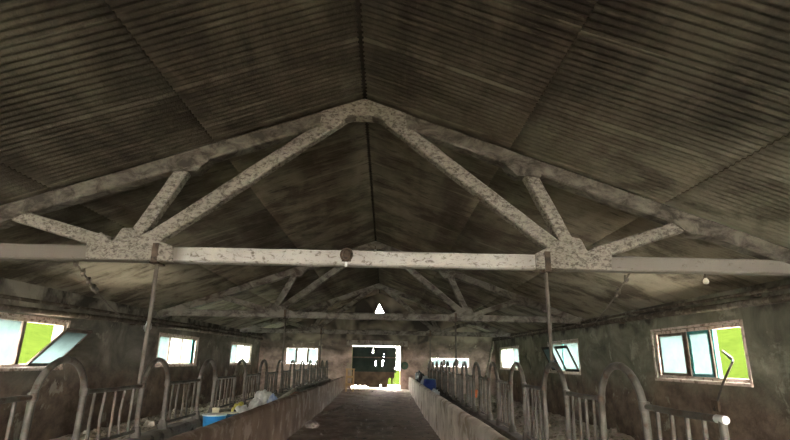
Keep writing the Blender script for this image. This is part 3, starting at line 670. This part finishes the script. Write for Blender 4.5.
# ------------------------------------------------------------------ right trough and far right pen
t = thing('barrel', 'navy blue plastic barrel standing in the far right feed trough', 'barrel', (1.42, 16.3, TZR - .01))
bm = B(); lathe(bm, [(.17, 0), (.19, .02), (.20, .12), (.205, .13), (.20, .14), (.20, .34), (.205, .35), (.20, .36), (.19, .46), (.17, .48)], 24); obj('body', bm, M['navy_plastic'], t, smooth=True)
bm = B(); lathe(bm, [(.175, .478), (.18, .482), (.18, .50), (.16, .505)], 24); obj('lid', bm, M['teal_plastic'], t, smooth=True)
sack(1.44, 14.9, TZR - .01, .13, .2, .17, 'sack_white', 8, 'white sack just nearer than the navy barrel in the right trough', group=None)
sack(1.44, 18.4, TZR - .01, .15, .25, .33, 'sack_white', 9, 'white sack behind the navy barrel in the right trough', group=None)
sack(1.43, 20.0, TZR - .01, .15, .35, .36, 'black_bag', 10, 'black rubbish bag at the far end of the right trough', 'bag', 'rubbish_bag', None)
sack(1.43, 21.6, TZR - .01, .15, .35, .40, 'black_bag', 11, 'last black rubbish bag in the right trough, against the far wall', 'bag', 'rubbish_bag', None)
t = thing('bucket', 'small orange bucket on the floor of the far right pen', 'bucket', (3.75, 21.9, 0.0))
bm = B(); lathe(bm, [(.13, 0), (.17, .30), (.18, .31), (.165, .31), (.12, .03)], 20); obj('body', bm, M['orange_plastic'], t, smooth=True)
bm = B(); tube(bm, [(.175 * math.cos(a * math.pi / 10), 0, .30 + .02 * math.sin(a * math.pi / 10) + .13 * math.sin(a * math.pi / 10)) for a in range(11)], .006, 6); obj('handle', bm, M['steel'], t, smooth=True)
# ------------------------------------------------------------------ passage: trestle, debris, disc
t = thing('trestle', 'pale wooden trestle standing at the far end of the left passage wall', 'trestle', (-1.42, 21.6, .17))
for x in (-.14, .14):
    for y in (-.12, .12):
        bm = B(); beam(bm, (x, y * 1.3, 0), (x, y * .5, .88), .07, .06, 4, .004, seed=x + y, bev=.006); obj('leg', bm, M['pale_wood'], t)
for z in (.28, .58):
    for y in (-1, 1):
        yy = y * .12 * (1.3 - .8 * z / .88) - y * .0 + y * -.0
        bm = B(); box(bm, -.17, .17, yy - .05 * (y > 0) - .0 if y < 0 else yy + .02, (yy - .02) if y < 0 else yy + .05, z - .035, z + .035) if False else box(bm, -.17, .17, yy + y * .025 - .012, yy + y * .025 + .012, z - .04, z + .04); obj('rung', bm, M['pale_wood'], t)
bm = B(); box(bm, -.19, .19, -.09, .09, .87, .91, .006); obj('top', bm, M['pale_wood'], t)
t = thing('round_cover', 'small dark green round cover on the far wall right of the door', 'cover', (.90, Y1 - .005, 1.22))
R90 = Matrix.Rotation(math.pi / 2, 4, 'X')
bm = B(); lathe(bm, [(.17, 0), (.175, .01), (.17, .03), (.14, .04), (.05, .045)], 24, R90); obj('disc', bm, M['green_disc'], t, smooth=True)
bm = B(); lathe(bm, [(.03, .04), (.03, .065), (.015, .07)], 12, R90); obj('boss', bm, M['rusty'], t, smooth=True)
def gz(x, y): return fz_pass(x, y)
bm = B(); tube(bm, [(-1.62, 13.9, gz(-1.62, 13.9) + .03), (-1.5, 14.4, .05), (-1.38, 15.1, .055), (-1.24, 15.9, .075), (-1.2, 16.4, .10)], .035, 8, True, [.03, .04, .04, .03, .018]); tag(obj('branch', bm, M['timber'], smooth=True), 'curved dark branch lying on the left side of the dirt passage', 'branch')
sack(-1.55, 11.6, gz(-1.55, 11.6) - .02, .14, .2, .10, 'rag', 12, 'grey crumpled rag on the dirt beside the left passage wall', 'rag', 'rag', None)
dz = [(.62, 18.9, .09, 'dark flat clod near the right passage wall, farthest of the passage clods'), (.78, 17.6, .07, 'dung clod by the right passage wall, nearer than the dark flat one'), (-.2, 14.5, .07, 'clod lying near the middle of the dirt passage'), (.3, 11.8, .06, 'nearest clod on the right half of the dirt passage')]
for i, (x, y, s, lb) in enumerate(dz):
    bm = B(); blob(bm, (0, 0, 0), s * 1.6, s * 1.8, s * .6, 20 + i, .4, 2.5, 2); o = tag(obj('dirt_clod', bm, M['dirt'], smooth='all'), lb, 'clod', 'clods on the passage'); o.location = (x, y, gz(x, y) - .012)

# loose litter nobody could count
KEEP = [(-2.09, 6.62, .24), (-2.04, 7.06, .26), (-2.27, 7.22, .18), (-2.1, 7.46, .2), (-2.1, 7.95, .4), (-2.2, 8.5, .45), (-2.1, 8.9, .5), (-2.1, 9.6, .65)] + [(-2.14, 10.4 + .25 * i, .3) for i in range(10)] + [(-2.14, 10.4, .3), (1.42, 16.3, .3), (1.44, 14.9, .3), (1.44, 18.4, .36), (1.43, 20, .5), (1.43, 21.6, .5),
        (3.75, 21.9, .3), (3.55, 18.9, .2), (-1.55, 11.6, .3), (-1.42, 21.6, .35), (.62, 18.9, .3), (.78, 17.6, .25), (-.2, 14.5, .25), (.3, 11.8, .2)] + [(-1.62 + .1 * i, 13.9 + .62 * i, .4) for i in range(5)]
def litter(name, x0, x1, y0, y1, n, fz, smin, smax, m, label, seed):
    rnd = random.Random(seed); bm = B()
    for i in range(n):
        x, y = rnd.uniform(x0, x1), rnd.uniform(y0, y1); s = rnd.uniform(smin, smax) * (1 if rnd.random() < .9 else 1.8)
        if any((x - kx) ** 2 + (y - ky) ** 2 < kr * kr for kx, ky, kr in KEEP): continue
        z = fz(x, y); a = rnd.uniform(0, 6.28)
        k = rnd.randint(4, 6); fl = rnd.uniform(.3, .9)
        base = [bm.verts.new((x + s * rnd.uniform(.8, 1.3) * math.cos(a + 6.28 * j / k), y + s * rnd.uniform(.8, 1.3) * math.sin(a + 6.28 * j / k), z - .012)) for j in range(k)]
        top = [bm.verts.new((v.co.x * .6 + x * .4, v.co.y * .6 + y * .4, z + s * fl * rnd.uniform(.7, 1.2))) for v in base]
        for j in range(k): bm.faces.new((base[j], base[(j + 1) % k], top[(j + 1) % k], top[j]))
        bm.faces.new(top); bm.faces.new(list(reversed(base)))
    o = obj(name, bm, M[m], kind='stuff'); o['label'] = label; o['category'] = 'litter'
litter('straw_litter', WL + .1, BXL - .18, 3.0, Y1 - .1, 1900, fz_pen, .025, .075, 'straw', 'pale straw and rubble strewn over the left pen floor', 1)
litter('straw_litter', BXR + .18, WR - .1, 2.4, Y1 - .1, 1900, fz_pen, .025, .075, 'straw', 'pale straw and rubble strewn over the right pen floor', 2)
litter('trough_debris', BXL + .14, PASS_L - .18, 4.5, Y1 - .1, 500, fz_tr(TZL), .012, .04, 'straw', 'small crumbs of debris along the left feed trough', 3)
litter('trough_debris', PASS_R + .18, BXR - .14, 3.0, Y1 - .1, 350, fz_tr(TZR), .012, .04, 'trough', 'dark crumbs of debris along the right feed trough', 4)
litter('passage_straw', PASS_L + .1, PASS_R - .1, 7.5, 22.5, 260, fz_pass, .01, .03, 'trough', 'fine straw crumbs trodden into the dirt passage', 5)
